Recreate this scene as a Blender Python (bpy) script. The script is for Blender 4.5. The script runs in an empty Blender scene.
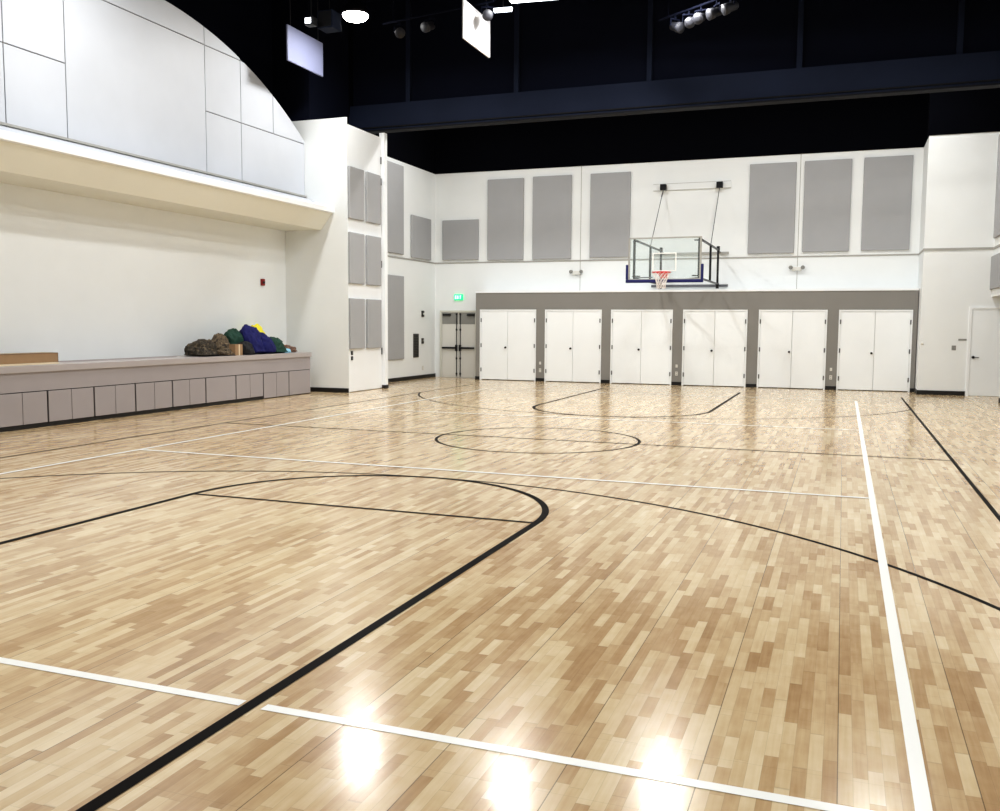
import bpy, bmesh, math, random
from mathutils import Vector, Matrix, noise
random.seed(7)
S = bpy.context.scene
C = S.collection
PI = math.pi

# ------------------------------------------------------------------ materials
def srgb(r, g, b):
    f = lambda c: (c/255/12.92) if c/255 <= .04045 else ((c/255+.055)/1.055)**2.4
    return (f(r), f(g), f(b), 1)

def new_mat(name):
    m = bpy.data.materials.new(name); m.use_nodes = True
    nt = m.node_tree; b = nt.nodes['Principled BSDF']
    return m, nt, b

def mat(name, col, rough=.6, metal=0, spec=.5, bump=0, bscale=200, var=.04, vscale=1.5, coat=0, emit=0, ecol=None):
    m, nt, b = new_mat(name)
    N, L = nt.nodes, nt.links
    tc = N.new('ShaderNodeTexCoord')
    nz = N.new('ShaderNodeTexNoise'); nz.inputs['Scale'].default_value = vscale; nz.inputs['Detail'].default_value = 4
    L.new(tc.outputs['Object'], nz.inputs['Vector'])
    mp = N.new('ShaderNodeMapRange'); mp.inputs['To Min'].default_value = 1-var*2; mp.inputs['To Max'].default_value = 1+var*2
    L.new(nz.outputs['Fac'], mp.inputs['Value'])
    mx = N.new('ShaderNodeVectorMath'); mx.operation = 'SCALE'
    mx.inputs[0].default_value = col[:3]
    L.new(mp.outputs['Result'], mx.inputs['Scale'])
    L.new(mx.outputs['Vector'], b.inputs['Base Color'])
    b.inputs['Roughness'].default_value = rough
    b.inputs['Metallic'].default_value = metal
    b.inputs['Specular IOR Level'].default_value = spec
    b.inputs['Coat Weight'].default_value = coat
    if bump:
        n2 = N.new('ShaderNodeTexNoise'); n2.inputs['Scale'].default_value = bscale; n2.inputs['Detail'].default_value = 3
        L.new(tc.outputs['Object'], n2.inputs['Vector'])
        bp = N.new('ShaderNodeBump'); bp.inputs['Strength'].default_value = bump; bp.inputs['Distance'].default_value = .01
        L.new(n2.outputs['Fac'], bp.inputs['Height']); L.new(bp.outputs['Normal'], b.inputs['Normal'])
    if emit:
        b.inputs['Emission Color'].default_value = ecol or col
        b.inputs['Emission Strength'].default_value = emit
    return m

M = {}
M['wall'] = mat('painted_wall_white', srgb(231,234,234), .55, bump=.15, bscale=60, var=.015)
M['soffit'] = mat('soffit_cream_paint', srgb(226,226,216), .6, bump=.15, bscale=60, var=.015)
M['wall_cream'] = mat('painted_wall_cream', srgb(232,236,238), .6, bump=.15, bscale=60, var=.015)
M['arch'] = mat('arch_panel_paint', srgb(196,200,207), .5, var=.07, vscale=.55)
M['joint'] = mat('dark_joint', srgb(120,120,122), .7)
M['white'] = mat('white_semigloss', srgb(240,243,245), .35, var=.012)
M['door_white'] = mat('closet_door_white', srgb(242,246,248), .3, var=.02, vscale=1.2)
M['door_gray'] = mat('exit_door_paint', srgb(214,213,207), .4, var=.02)
M['frame_gray'] = mat('door_frame_paint', srgb(206,205,196), .4, var=.02)
M['surround'] = mat('taupe_wall_paint', srgb(134,132,128), .6, bump=.1, bscale=80, var=.02)
M['bench'] = mat('taupe_laminate', srgb(158,152,153), .5, var=.03)
M['bench_top'] = mat('taupe_bench_top', srgb(169,162,161), .45, var=.03)
M['fabric'] = mat('gray_acoustic_fabric', srgb(168,169,171), .9, bump=.5, bscale=350, var=.03, spec=.15)
M['black'] = mat('black_rubber', srgb(18,17,18), .5, var=.05)
M['black_metal'] = mat('black_metal', srgb(24,24,27), .4, metal=.3)
M['dark'] = mat('black_ceiling_paint', srgb(14,17,30), .85, var=.15, vscale=.5, spec=.08)
M['void'] = mat('deep_black_paint', srgb(6,7,13), .9, var=.1, spec=.05)
M['beam'] = mat('navy_black_beam', srgb(28,34,50), .75, var=.15, vscale=.6, spec=.12)
M['beam2'] = mat('dark_beam_flange', srgb(17,17,22), .7, var=.1, spec=.2)
M['chrome'] = mat('brushed_steel', srgb(150,150,150), .3, metal=.9)
M['trimgray'] = mat('reveal_trim_gray', srgb(164,163,158), .6)
M['graymetal'] = mat('gray_metal', srgb(105,106,110), .45, metal=.4)
M['dimgray'] = mat('spotlight_gray', srgb(26,27,34), .6, metal=.0)
M['line_black'] = mat('court_line_black', srgb(13,8,6), .45, var=.06, spec=.03)
M['line_white'] = mat('court_line_white', srgb(244,244,240), .25, var=.01)
M['navy'] = mat('navy_padding', srgb(18,24,92), .5, var=.05)
M['red'] = mat('red_rim_paint', srgb(205,28,24), .4, var=.03)
M['redalarm'] = mat('red_alarm_plastic', srgb(140,22,20), .4, var=.03)
M['net'] = mat('white_net_cord', srgb(232,226,222), .8, var=.03)
M['baffle_a'] = mat('hung_panel_gray', srgb(120,124,150), .6, var=.03)
M['baffle_b'] = mat('hung_panel_white', srgb(240,242,248), .6, var=.03)
M['lens'] = mat('lamp_lens', srgb(255,252,240), .3, emit=14, ecol=(1,.98,.93,1))
M['lens_dim'] = mat('lamp_lens_small', srgb(255,252,240), .3, emit=5, ecol=(.9,.95,1,1))
M['led'] = mat('white_led_strip', srgb(235,240,255), .3, emit=3, ecol=(.85,.92,1,1))
M['exit'] = mat('exit_sign_green', srgb(40,190,120), .4, emit=.75, ecol=srgb(30,205,120))
M['exit_letter'] = mat('exit_sign_letters', srgb(210,255,230), .4, emit=.9, ecol=srgb(190,255,225))
M['plate'] = mat('gray_sign_plate', srgb(140,140,136), .5)
M['plate2'] = mat('switch_plate_gray', srgb(130,130,128), .4)
M['grille'] = mat('dark_bronze_grille', srgb(88,86,84), .5, metal=.4)
M['outlet'] = mat('outlet_plastic', srgb(215,214,208), .4)
M['cardboard'] = mat('cardboard', srgb(152,124,94), .8, bump=.2, bscale=90, var=.06, vscale=6)
M['cardboard_dark'] = mat('cardboard_inside', srgb(120,98,76), .8, var=.06, vscale=6)
M['tan'] = mat('tan_board', srgb(214,200,172), .7, var=.05, vscale=5)
M['cb_blue'] = mat('navy_cloth', srgb(2,6,84), .8, bump=.5, bscale=60, var=.2, vscale=9)
M['cb_green'] = mat('dark_green_cloth', srgb(14,58,44), .75, bump=.5, bscale=60, var=.25, vscale=9)
M['cb_black'] = mat('black_cloth', srgb(20,20,24), .8, bump=.5, bscale=60, var=.2, vscale=9)
M['cb_yellow'] = mat('yellow_cloth', srgb(238,226,60), .7, bump=.4, bscale=60, var=.08, vscale=8)
M['cb_ltblue'] = mat('light_blue_cloth', srgb(150,200,222), .7, bump=.4, bscale=60, var=.08, vscale=8)

def mottled(name, cols, scale=14):
    m, nt, b = new_mat(name); N, L = nt.nodes, nt.links
    tc = N.new('ShaderNodeTexCoord'); nz = N.new('ShaderNodeTexNoise')
    nz.inputs['Scale'].default_value = scale; nz.inputs['Detail'].default_value = 5
    L.new(tc.outputs['Object'], nz.inputs['Vector'])
    cr = N.new('ShaderNodeValToRGB'); cr.color_ramp.interpolation = 'CONSTANT'
    e = cr.color_ramp.elements
    e[0].position = 0; e[0].color = cols[0]
    pos = [.42, .5, .58, .66]
    for i, c in enumerate(cols[1:]):
        if i == 0: e[1].position = pos[0]; e[1].color = c
        else:
            q = e.new(pos[i]); q.color = c
    L.new(nz.outputs['Fac'], cr.inputs['Fac']); L.new(cr.outputs['Color'], b.inputs['Base Color'])
    b.inputs['Roughness'].default_value = .85
    return m
M['camo'] = mottled('camouflage_cloth', [srgb(26,23,20), srgb(66,58,44), srgb(44,37,32), srgb(96,84,66)], 13)
M['camo2'] = mottled('olive_tan_cloth', [srgb(50,42,33), srgb(100,86,66), srgb(72,60,48), srgb(124,108,84)], 11)
M['brown'] = mottled('rust_brown_cloth', [srgb(60,40,34), srgb(120,84,66), srgb(76,64,58), srgb(150,110,84)], 20)

def floor_mat():
    m, nt, b = new_mat('maple_sport_floor'); N, L = nt.nodes, nt.links
    geo = N.new('ShaderNodeNewGeometry'); sep = N.new('ShaderNodeSeparateXYZ'); L.new(geo.outputs['Position'], sep.inputs[0])
    def mth(op, a, c=None, d=None):
        n = N.new('ShaderNodeMath'); n.operation = op
        for i, v in enumerate((a, c, d)):
            if v is None: continue
            if isinstance(v, (int, float)): n.inputs[i].default_value = v
            else: L.new(v, n.inputs[i])
        return n.outputs[0]
    X, Y = sep.outputs['X'], sep.outputs['Y']
    W = .0559
    xs = mth('DIVIDE', mth('SUBTRACT', X, 4.342), W)
    row = mth('FLOOR', xs)
    wn = N.new('ShaderNodeTexWhiteNoise'); wn.noise_dimensions = '1D'; L.new(row, wn.inputs['W'])
    yo = mth('ADD', mth('DIVIDE', Y, .36), mth('MULTIPLY', wn.outputs['Value'], 17.3))
    # uneven plank lengths: warp the along-plank coordinate
    warp = mth('MULTIPLY', mth('SINE', mth('MULTIPLY_ADD', yo, 2.1, mth('MULTIPLY', wn.outputs['Value'], 40.))), .32)
    yw = mth('ADD', yo, warp)
    seg = mth('FLOOR', yw)
    cmb = N.new('ShaderNodeCombineXYZ'); L.new(row, cmb.inputs[0]); L.new(seg, cmb.inputs[1])
    w2 = N.new('ShaderNodeTexWhiteNoise'); w2.noise_dimensions = '2D'; L.new(cmb.outputs[0], w2.inputs['Vector'])
    # grain stretched along the planks
    gv = N.new('ShaderNodeCombineXYZ'); L.new(mth('MULTIPLY', X, 60.), gv.inputs[0]); L.new(mth('MULTIPLY', Y, 3.), gv.inputs[1]); L.new(mth('MULTIPLY', w2.outputs['Value'], 50.), gv.inputs[2])
    gn = N.new('ShaderNodeTexNoise'); gn.inputs['Scale'].default_value = 1; gn.inputs['Detail'].default_value = 4; L.new(gv.outputs[0], gn.inputs['Vector'])
    # blotchy figure inside the planks
    bv = N.new('ShaderNodeCombineXYZ'); L.new(mth('MULTIPLY', X, 9.), bv.inputs[0]); L.new(mth('MULTIPLY', Y, 7.), bv.inputs[1]); L.new(mth('MULTIPLY', w2.outputs['Value'], 30.), bv.inputs[2])
    bn = N.new('ShaderNodeTexNoise'); bn.inputs['Scale'].default_value = 1; bn.inputs['Detail'].default_value = 3; L.new(bv.outputs[0], bn.inputs['Vector'])
    # large patches
    pn = N.new('ShaderNodeTexNoise'); pn.inputs['Scale'].default_value = .55; pn.inputs['Detail'].default_value = 2; L.new(geo.outputs['Position'], pn.inputs['Vector'])
    v = mth('ADD', mth('MULTIPLY', w2.outputs['Value'], .60), mth('MULTIPLY', mth('SUBTRACT', gn.outputs['Fac'], .5), .35))
    v = mth('ADD', v, mth('MULTIPLY', mth('SUBTRACT', bn.outputs['Fac'], .5), .40))
    v = mth('ADD', v, mth('MULTIPLY', mth('SUBTRACT', pn.outputs['Fac'], .5), .5))
    v = mth('ADD', v, .20)
    cr = N.new('ShaderNodeValToRGB'); e = cr.color_ramp.elements
    e[0].position = 0.0; e[0].color = FLOORC[0]
    e[1].position = 1.0; e[1].color = FLOORC[4]
    for p_, c_ in ((.25, FLOORC[1]), (.5, FLOORC[2]), (.75, FLOORC[3])):
        q = e.new(p_); q.color = c_
    L.new(v, cr.inputs['Fac'])
    # plank joints, module seams
    fx = mth('FRACT', xs)
    ex = mth('MINIMUM', fx, mth('SUBTRACT', 1., fx))
    fy = mth('FRACT', yw); ey = mth('MINIMUM', fy, mth('SUBTRACT', 1., fy))
    jx = mth('LESS_THAN', ex, .02); jy = mth('LESS_THAN', ey, .006)
    mod = mth('FRACT', mth('DIVIDE', xs, 9.)); em = mth('MINIMUM', mod, mth('SUBTRACT', 1., mod))
    jm = mth('LESS_THAN', em, .0048)
    my = mth('FRACT', mth('DIVIDE', Y, W*9)); emy = mth('MINIMUM', my, mth('SUBTRACT', 1., my))
    jmy = mth('LESS_THAN', emy, .003)
    dark = mth('SUBTRACT', 1., mth('MINIMUM', 1., mth('ADD', mth('MULTIPLY', mth('MAXIMUM', jx, jy), .16), mth('ADD', mth('MULTIPLY', jm, .5), mth('MULTIPLY', jmy, .14)))))
    sc = N.new('ShaderNodeVectorMath'); sc.operation = 'SCALE'; L.new(cr.outputs['Color'], sc.inputs[0]); L.new(dark, sc.inputs['Scale'])
    L.new(sc.outputs['Vector'], b.inputs['Base Color'])
    rn = N.new('ShaderNodeTexNoise'); rn.inputs['Scale'].default_value = 3; L.new(geo.outputs['Position'], rn.inputs['Vector'])
    L.new(mth('MULTIPLY_ADD', rn.outputs['Fac'], .05, .165), b.inputs['Roughness'])
    b.inputs['Specular IOR Level'].default_value = .5
    b.inputs['Coat Weight'].default_value = .25; b.inputs['Coat Roughness'].default_value = .12
    hn = N.new('ShaderNodeTexNoise'); hn.inputs['Scale'].default_value = 160; hn.inputs['Detail'].default_value = 2; L.new(geo.outputs['Position'], hn.inputs['Vector'])
    wv = N.new('ShaderNodeTexNoise'); wv.inputs['Scale'].default_value = 2.2; L.new(geo.outputs['Position'], wv.inputs['Vector'])
    hh = mth('ADD', mth('MULTIPLY', hn.outputs['Fac'], .12), mth('ADD', mth('MULTIPLY', wv.outputs['Fac'], .8), mth('MULTIPLY', jm, -1.5)))
    bp = N.new('ShaderNodeBump'); bp.inputs['Strength'].default_value = .07; bp.inputs['Distance'].default_value = .003
    L.new(hh, bp.inputs['Height']); L.new(bp.outputs['Normal'], b.inputs['Normal'])
    return m
FLOORC = [srgb(158,124,84), srgb(182,150,109), srgb(202,176,136), srgb(216,195,158), srgb(229,212,180)]
M['floor'] = floor_mat()

def glass_mat():
    m, nt, b = new_mat('backboard_glass'); N, L = nt.nodes, nt.links
    tr = N.new('ShaderNodeBsdfTransparent'); tr.inputs['Color'].default_value = (.95, .975, .975, 1)
    mix = N.new('ShaderNodeMixShader'); mix.inputs['Fac'].default_value = .10
    b.inputs['Base Color'].default_value = (.72,.80,.80,1); b.inputs['Roughness'].default_value = .08
    L.new(tr.outputs[0], mix.inputs[1]); L.new(b.outputs[0], mix.inputs[2])
    L.new(mix.outputs[0], N['Material Output'].inputs['Surface'])
    return m
M['glass'] = glass_mat()

# ------------------------------------------------------------------ mesh helpers
def box(bm, x0, x1, y0, y1, z0, z1, bev=0):
    r = bmesh.ops.create_cube(bm, size=1)
    vs = r['verts']
    for v in vs:
        v.co = Vector(((x0+x1)/2 + v.co.x*(x1-x0), (y0+y1)/2 + v.co.y*(y1-y0), (z0+z1)/2 + v.co.z*(z1-z0)))
    if bev:
        es = list({e for v in vs for e in v.link_edges})
        bmesh.ops.bevel(bm, geom=es, offset=bev, segments=2, affect='EDGES', profile=.5)
    return vs

def tube(bm, a, b, r, seg=10, r2=None):
    a, b = Vector(a), Vector(b); d = b-a; L = d.length
    q = bmesh.ops.create_cone(bm, cap_ends=True, segments=seg, radius1=r, radius2=r if r2 is None else r2, depth=L)
    m = Matrix.Translation((a+b)/2) @ d.to_track_quat('Z', 'Y').to_matrix().to_4x4()
    bmesh.ops.transform(bm, matrix=m, verts=q['verts'])

def bar(bm, a, b, w, h):
    """square section bar from a to b"""
    a, b = Vector(a), Vector(b); d = b-a
    q = bmesh.ops.create_cube(bm, size=1)
    m = Matrix.Translation((a+b)/2) @ d.to_track_quat('Z', 'Y').to_matrix().to_4x4() @ Matrix.Diagonal((w, h, d.length, 1))
    bmesh.ops.transform(bm, matrix=m, verts=q['verts'])

def lathe(bm, prof, seg=24, mtx=None):
    rings = []
    for r, z in prof:
        rings.append([bm.verts.new((r*math.cos(2*PI*i/seg), r*math.sin(2*PI*i/seg), z)) for i in range(seg)])
    for k in range(len(rings)-1):
        for i in range(seg):
            j = (i+1) % seg
            bm.faces.new((rings[k][i], rings[k][j], rings[k+1][j], rings[k+1][i]))
    bm.faces.new(list(reversed(rings[0]))); bm.faces.new(rings[-1])
    if mtx: bmesh.ops.transform(bm, matrix=mtx, verts=[v for r in rings for v in r])

def torus(bm, R, r, cx, cy, cz, seg=40, ss=10):
    g = [[bm.verts.new((cx+(R+r*math.cos(2*PI*j/ss))*math.cos(2*PI*i/seg), cy+(R+r*math.cos(2*PI*j/ss))*math.sin(2*PI*i/seg), cz+r*math.sin(2*PI*j/ss))) for j in range(ss)] for i in range(seg)]
    for i in range(seg):
        for j in range(ss):
            bm.faces.new((g[i][j], g[(i+1)%seg][j], g[(i+1)%seg][(j+1)%ss], g[i][(j+1)%ss]))

def extrude_poly(bm, pts, axis, a0, a1):
    """pts: 2-D outline; axis 'x'|'y'|'z' is the extrusion axis"""
    def P(u, v, a):
        return {'x': (a, u, v), 'y': (u, a, v), 'z': (u, v, a)}[axis]
    A = [bm.verts.new(P(u, v, a0)) for u, v in pts]; B = [bm.verts.new(P(u, v, a1)) for u, v in pts]
    n = len(pts)
    bm.faces.new(A); bm.faces.new(list(reversed(B)))
    for i in range(n):
        bm.faces.new((A[i], B[i], B[(i+1)%n], A[(i+1)%n]))
    bmesh.ops.recalc_face_normals(bm, faces=bm.faces)

def obj(name, bm, m, parent=None, smooth=False, loc=None):
    if isinstance(bm, bpy.types.Mesh): me = bm
    else:
        bmesh.ops.recalc_face_normals(bm, faces=bm.faces)
        if loc is not None and parent is None:
            bmesh.ops.translate(bm, verts=bm.verts, vec=-Vector(loc))
        me = bpy.data.meshes.new(name); bm.to_mesh(me); bm.free()
        me.materials.append(m)
        if smooth:
            for p in me.polygons: p.use_smooth = True
    o = bpy.data.objects.new(name, me); C.objects.link(o)
    if parent is not None: o.parent = parent
    elif loc is not None: o.location = loc
    return o

def tag(o, label, cat, group=None):
    o['label'] = label; o['category'] = cat
    if group: o['group'] = group
    return o

def thing(name, label, cat, loc=(0,0,0), rotz=0, group=None):
    o = bpy.data.objects.new(name, None); C.objects.link(o)
    o.location = loc; o.rotation_euler = (0, 0, rotz); o.empty_display_size = .1
    return tag(o, label, cat, group)

def bx(*a, bev=0):
    bm = bmesh.new(); box(bm, *a, bev=bev); return bm

def struct(name, bm, m, parent=None, smooth=False):
    o = obj(name, bm, m, parent, smooth)
    if parent is None: o['kind'] = 'structure'
    return o

def dup(root, loc, label, rotz=None, group=None):
    r = root.copy(); C.objects.link(r); r.location = loc
    if rotz is not None: r.rotation_euler = (0, 0, rotz)
    r['label'] = label
    if group: r['group'] = group
    for ch in list(root.children):
        c = ch.copy(); C.objects.link(c); c.parent = r
        for g in list(ch.children):
            d = g.copy(); C.objects.link(d); d.parent = c
    return r

# ------------------------------------------------------------------ room dimensions (metres)
YB = 14.4          # rear wall plane
YC = 12.8          # face of the projecting block beside the closets
YS = -16.2         # wall behind the camera
XR = 7.75          # right wall
XA = -8.45         # arched wall plane
XRW = -9.05        # back of the stage recess
XL2 = -8.25        # left wall of the rear bay
XP = -7.25         # east face of the pier
ZT = 6.55          # top of white paint
ZC = 10.2          # ceiling
SY0, SY1 = -4.3, 7.0   # stage opening

# floor
fl = struct('floor', bx(-9.6, 9.9, YS-.3, YB+.3, -.2, 0), M['floor'])

# court lines -----------------------------------------------------------------
def strip(pts, w, z=.0015, closed=False):
    bm = bmesh.new(); n = len(pts); L_, R_ = [], []
    for i, p in enumerate(pts):
        if closed: a, b = pts[(i-1) % n], pts[(i+1) % n]
        else: a, b = pts[max(0, i-1)], pts[min(n-1, i+1)]
        d = Vector((b[0]-a[0], b[1]-a[1])).normalized(); nn = Vector((-d.y, d.x))*w/2
        L_.append(bm.verts.new((p[0]+nn.x, p[1]+nn.y, z))); R_.append(bm.verts.new((p[0]-nn.x, p[1]-nn.y, z)))
    for i in range(n if closed else n-1):
        j = (i+1) % n
        bm.faces.new((R_[i], R_[j], L_[j], L_[i]))
    return bm
def arc(cx, cy, r, a0, a1, n=72):
    return [(cx+r*math.cos(a0+(a1-a0)*i/n), cy+r*math.sin(a0+(a1-a0)*i/n)) for i in range(n+1)]
KB, KW = 0.045, 0.06
BX, YF, HK, R3 = 5.70, 5.65, 1.832, 6.02
YBSK = 9.83; YEND = 11.4; WX, WA, WE = 4.635, 3.27, 9.8
obj('center_circle_line', strip(arc(0, 0, 1.535, 0, 2*PI, 96)[:-1], KB, .0016, True), M['line_black'], fl)
obj('half_court_line', strip([(-BX, 0), (BX, 0)], KB, .0022), M['line_black'], fl)
for s in (-1, 1):
    obj('court_side_line', strip([(s*BX, -YEND-2.5), (s*BX, YEND)], KB, .0016), M['line_black'], fl)
# three-point arcs
ang = math.acos(BX/R3)
obj('three_point_line', strip(arc(0, -YBSK, R3, ang, PI-ang), KB, .0010), M['line_black'], fl)
obj('three_point_line', strip(arc(0, YBSK, R3, PI+ang, 2*PI-ang), KB, .0010), M['line_black'], fl)
# keys
def key(sg):
    pts = [(-HK, sg*(YEND)), (-HK, sg*YF)] + [(-HK*math.cos(t), sg*(YF-HK*math.sin(t))) for t in [PI*i/48 for i in range(1, 48)]] + [(HK, sg*YF), (HK, sg*YEND)]
    obj('key_line', strip(pts, KW+.005, .0028), M['line_black'], fl)
key(-1); key(1)
obj('free_throw_line', strip([(-HK, -YF), (HK, -YF)], KB, .0034), M['line_black'], fl)
# volleyball lines
for s in (-1, 1):
    obj('volleyball_side_line', strip([(s*WX, -WE), (s*WX, WE)], KW, .0040), M['line_white'], fl)
    obj('attack_line', strip([(-WX, s*WA), (WX, s*WA)], KW, .0046), M['line_white'], fl)
obj('volleyball_end_line', strip([(-WX-.03, -WE), (1.785, -WE)], KW, .0022), M['line_white'], fl)
obj('volleyball_end_line', strip([(1.90, -WE), (WX+.03, -WE)], KW, .0022), M['line_white'], fl)
obj('volleyball_end_line', strip([(-WX-.03, WE), (WX+.03, WE)], KW, .0020), M['line_white'], fl)

# ------------------------------------------------------------------ shell
struct('ceiling', bx(-9.9, 9.9, YS-.3, YB+.3, ZC, ZC+.2), M['dark'])
bm = bmesh.new()
struct('wall_back', bx(-8.55, 6.15, YB, YB+.3, 0, ZT), M['wall'])
struct('wall_back_upper', bx(-8.6, 9.9, YB-.02, YB+.3, ZT, ZC), M['void'])
struct('wall_left_rear', bx(XL2-.3, XL2, 8.95, YB, 0, ZT), M['wall'])
struct('wall_left_rear_upper', bx(XL2-.3, XL2-.02, 8.95, YB, ZT, ZC), M['void'])
# pier
bm = bmesh.new(); box(bm, -9.6, XP, SY1, 7.02, 0, 6.75); box(bm, -9.6, XP-.07, 7.02, 8.95, 0, 6.58)
struct('wall_pier', bm, M['wall'])
struct('wall_pier_upper', bx(-9.6, -8.3, SY1, 8.95, 6.76, ZC), M['dark'])
struct('wall_pier_near', bx(-9.6, XP, -6.4, SY0, 0, 6.75), M['wall'])
struct('wall_left_near', bx(-9.35, -9.05, YS, -6.4, 0, 6.75), M['wall'])
struct('wall_stage', bx(XRW-.3, XRW, SY0, SY1, 0, 4.4), M['wall_cream'])
struct('wall_left_upper', bx(-9.9, -9.35, YS, SY1, 4.4, ZC), M['dark'])
# right side
struct('wall_block', bx(6.15, XR+2.1, YC, YC+.3, 0, ZT), M['wall'])
struct('wall_block_side', bx(6.15, 6.4, YC+.3, YB, 0, ZT), M['wall'])
struct('wall_block_upper', bx(6.13, 9.9, YC-.02, YC+.3, ZT, ZC), M['void'])
bm = bmesh.new(); box(bm, XR, XR+.3, YS, 10.75, 0, 2.5); box(bm, XR, XR+.3, YS, YC, 2.5, ZT)
struct('wall_right', bm, M['wall'])
struct('ceiling_right_niche', bx(XR+.3, XR+2.1, 10.4, YC, 2.5, 2.7), M['wall_cream'])
struct('wall_right_niche', bx(XR+1.9, XR+2.1, 10.4, YC, 0, 2.5), M['wall_cream'])
struct('wall_niche_near', bx(XR+.3, XR+2.1, 10.4, 10.6, 0, 2.5), M['wall_cream'])
struct('wall_right_upper', bx(XR-.02, XR+.3, YS, YC, ZT, ZC), M['dark'])
struct('wall_front', bx(-9.6, 9.9, YS-.3, YS, 0, ZT), M['wall'])
struct('wall_front_upper', bx(-9.6, 9.9, YS-.3, YS-.01, ZT, ZC), M['dark'])

# baseboards
BH = .11
for nm, a in (('baseboard_left', (XL2, XL2+.02, 8.95, YB, 0, BH)),
              ('baseboard_pier', (-8.9, XP, SY1-.02, SY1, 0, BH)),
              ('baseboard_block', (6.13, 7.255, YC-.02, YC, 0, BH)),
              ('baseboard_block_side', (6.13, 6.15, YC, 13.58, 0, BH)),
              ('baseboard_right', (XR-.02, XR, YS, 10.75, 0, BH)),
              ('baseboard_post', (-7.32, -7.16, 8.815, 8.98, 0, .09))):
    struct(nm, bx(*a), M['black'])
# reveal trim at 3.7 m
for k, a in enumerate(((XL2, XL2+.012, 8.95, YB, 3.675, 3.72), (XL2, 6.15, YB-.012, YB, 3.675, 3.72),
                       (6.13, XR, YC-.015, YC, 3.67, 3.73), (6.135, 6.15, YC, YB, 3.675, 3.72),
                       (XR-.015, XR, YS, YC-.015, 3.67, 3.73))):
    struct('trim_%d' % (k+1), bx(*a), M['trimgray'])
# vertical control joints on rear wall
struct('trim_6', bx(-3.365, -3.35, YB-.006, YB, 2.75, ZT), M['trimgray'])
struct('trim_7', bx(3.00, 3.015, YB-.006, YB, 2.75, ZT), M['trimgray'])

# stage soffit and cornice
bm = bmesh.new()
extrude_poly(bm, [(-9.35, 4.05), (-8.0, 4.05), (-7.68, 4.44), (-7.66, 4.55), (-7.72, 4.56), (-8.38, 4.80), (-9.35, 4.80)], 'y', SY0, SY1)
so = struct('ceiling_stage', bm, M['soffit'])
bm = bmesh.new()
extrude_poly(bm, [(-7.66, 4.44), (-7.625, 4.46), (-7.625, 4.57), (-7.74, 4.615), (-7.74, 4.56), (-7.70, 4.55)], 'y', SY0, SY1)
struct('trim_8', bm, M['white'])
bm = bmesh.new(); extrude_poly(bm, [(-7.745, 4.565), (-7.745, 4.60), (-8.38, 4.83), (-8.38, 4.80)], 'y', SY0, SY1)
struct('trim_16', bm, M['arch'])
bm = bmesh.new(); box(bm, -8.44, -8.40, SY0, SY1, 4.86, 4.90)
struct('trim_9', bm, M['trimgray'])

# arched wall with cladding panels
YC0, RA, ZTOP = 1.34, 9.64, 8.07
def ztop(y): return ZTOP - RA + math.sqrt(max(RA*RA-(y-YC0)**2, 0))
n = 64
pts = [(SY0, 4.8)] + [(SY1, 4.8)] + [(SY1-(SY1-SY0)*i/n, ztop(SY1-(SY1-SY0)*i/n)) for i in range(n+1)]
bm = bmesh.new(); extrude_poly(bm, pts, 'x', XA-.1, XA-.02)
wa = struct('wall_arch', bm, M['joint'])
def arch_panel(y0, y1, z0, z1):
    g = .011
    y0 += g; y1 -= g; z0 += g
    zt = lambda y: min(z1-g, ztop(y)-.003)
    m_ = 20
    ys = [y0+(y1-y0)*i/m_ for i in range(m_+1)]
    ys = [y for y in ys if zt(y) > z0+.02]
    if len(ys) < 2: return
    P = [(ys[0], z0), (ys[-1], z0)] + [(y, zt(y)) for y in reversed(ys)]
    bm = bmesh.new(); extrude_poly(bm, P, 'x', XA-.02, XA)
    obj('cladding_panel', bm, M['arch'], wa)
ZJ1, ZJ2 = 6.17, 7.52
cols = [SY0, -2.97, -1.80, -.54, 3.2, 4.42, 5.66, SY1+.02]
for i in range(7):
    y0, y1 = cols[i], cols[i+1]
    rows = [(4.82, ZJ2), (ZJ2, 9)] if i == 3 else [(4.82, ZJ1), (ZJ1, ZJ2), (ZJ2, 9)]
    if i == 6: rows = rows[1:]
    for z0, z1 in rows: arch_panel(y0, SY1 if (i == 5 and z0 < 5) else min(y1, SY1), z0, z1)

# tall operable panel on the pier side, and the post
t = thing('folding_wall_panel', 'tall white folding wall leaf carrying six gray pads, between pier and slim post', 'wall panel', (XP-.065, 7.93, 0))
obj('leaf', bx(0, .045, -.90, .88, .015, 6.60, bev=.006), M['white'], t)
obj('seal', bx(0, .05, -.908, -.902, 0, 6.60), M['trimgray'], t)
for zz in (6.0, 5.45, 3.3, 1.0):
    obj('hinge', bx(.045, .065, .84, .876, zz-.09, zz+.09), M['graymetal'], t)
struct('trim_10', bx(-7.32, -7.17, 8.82, 8.97, .09, 6.72), M['white'])

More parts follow.
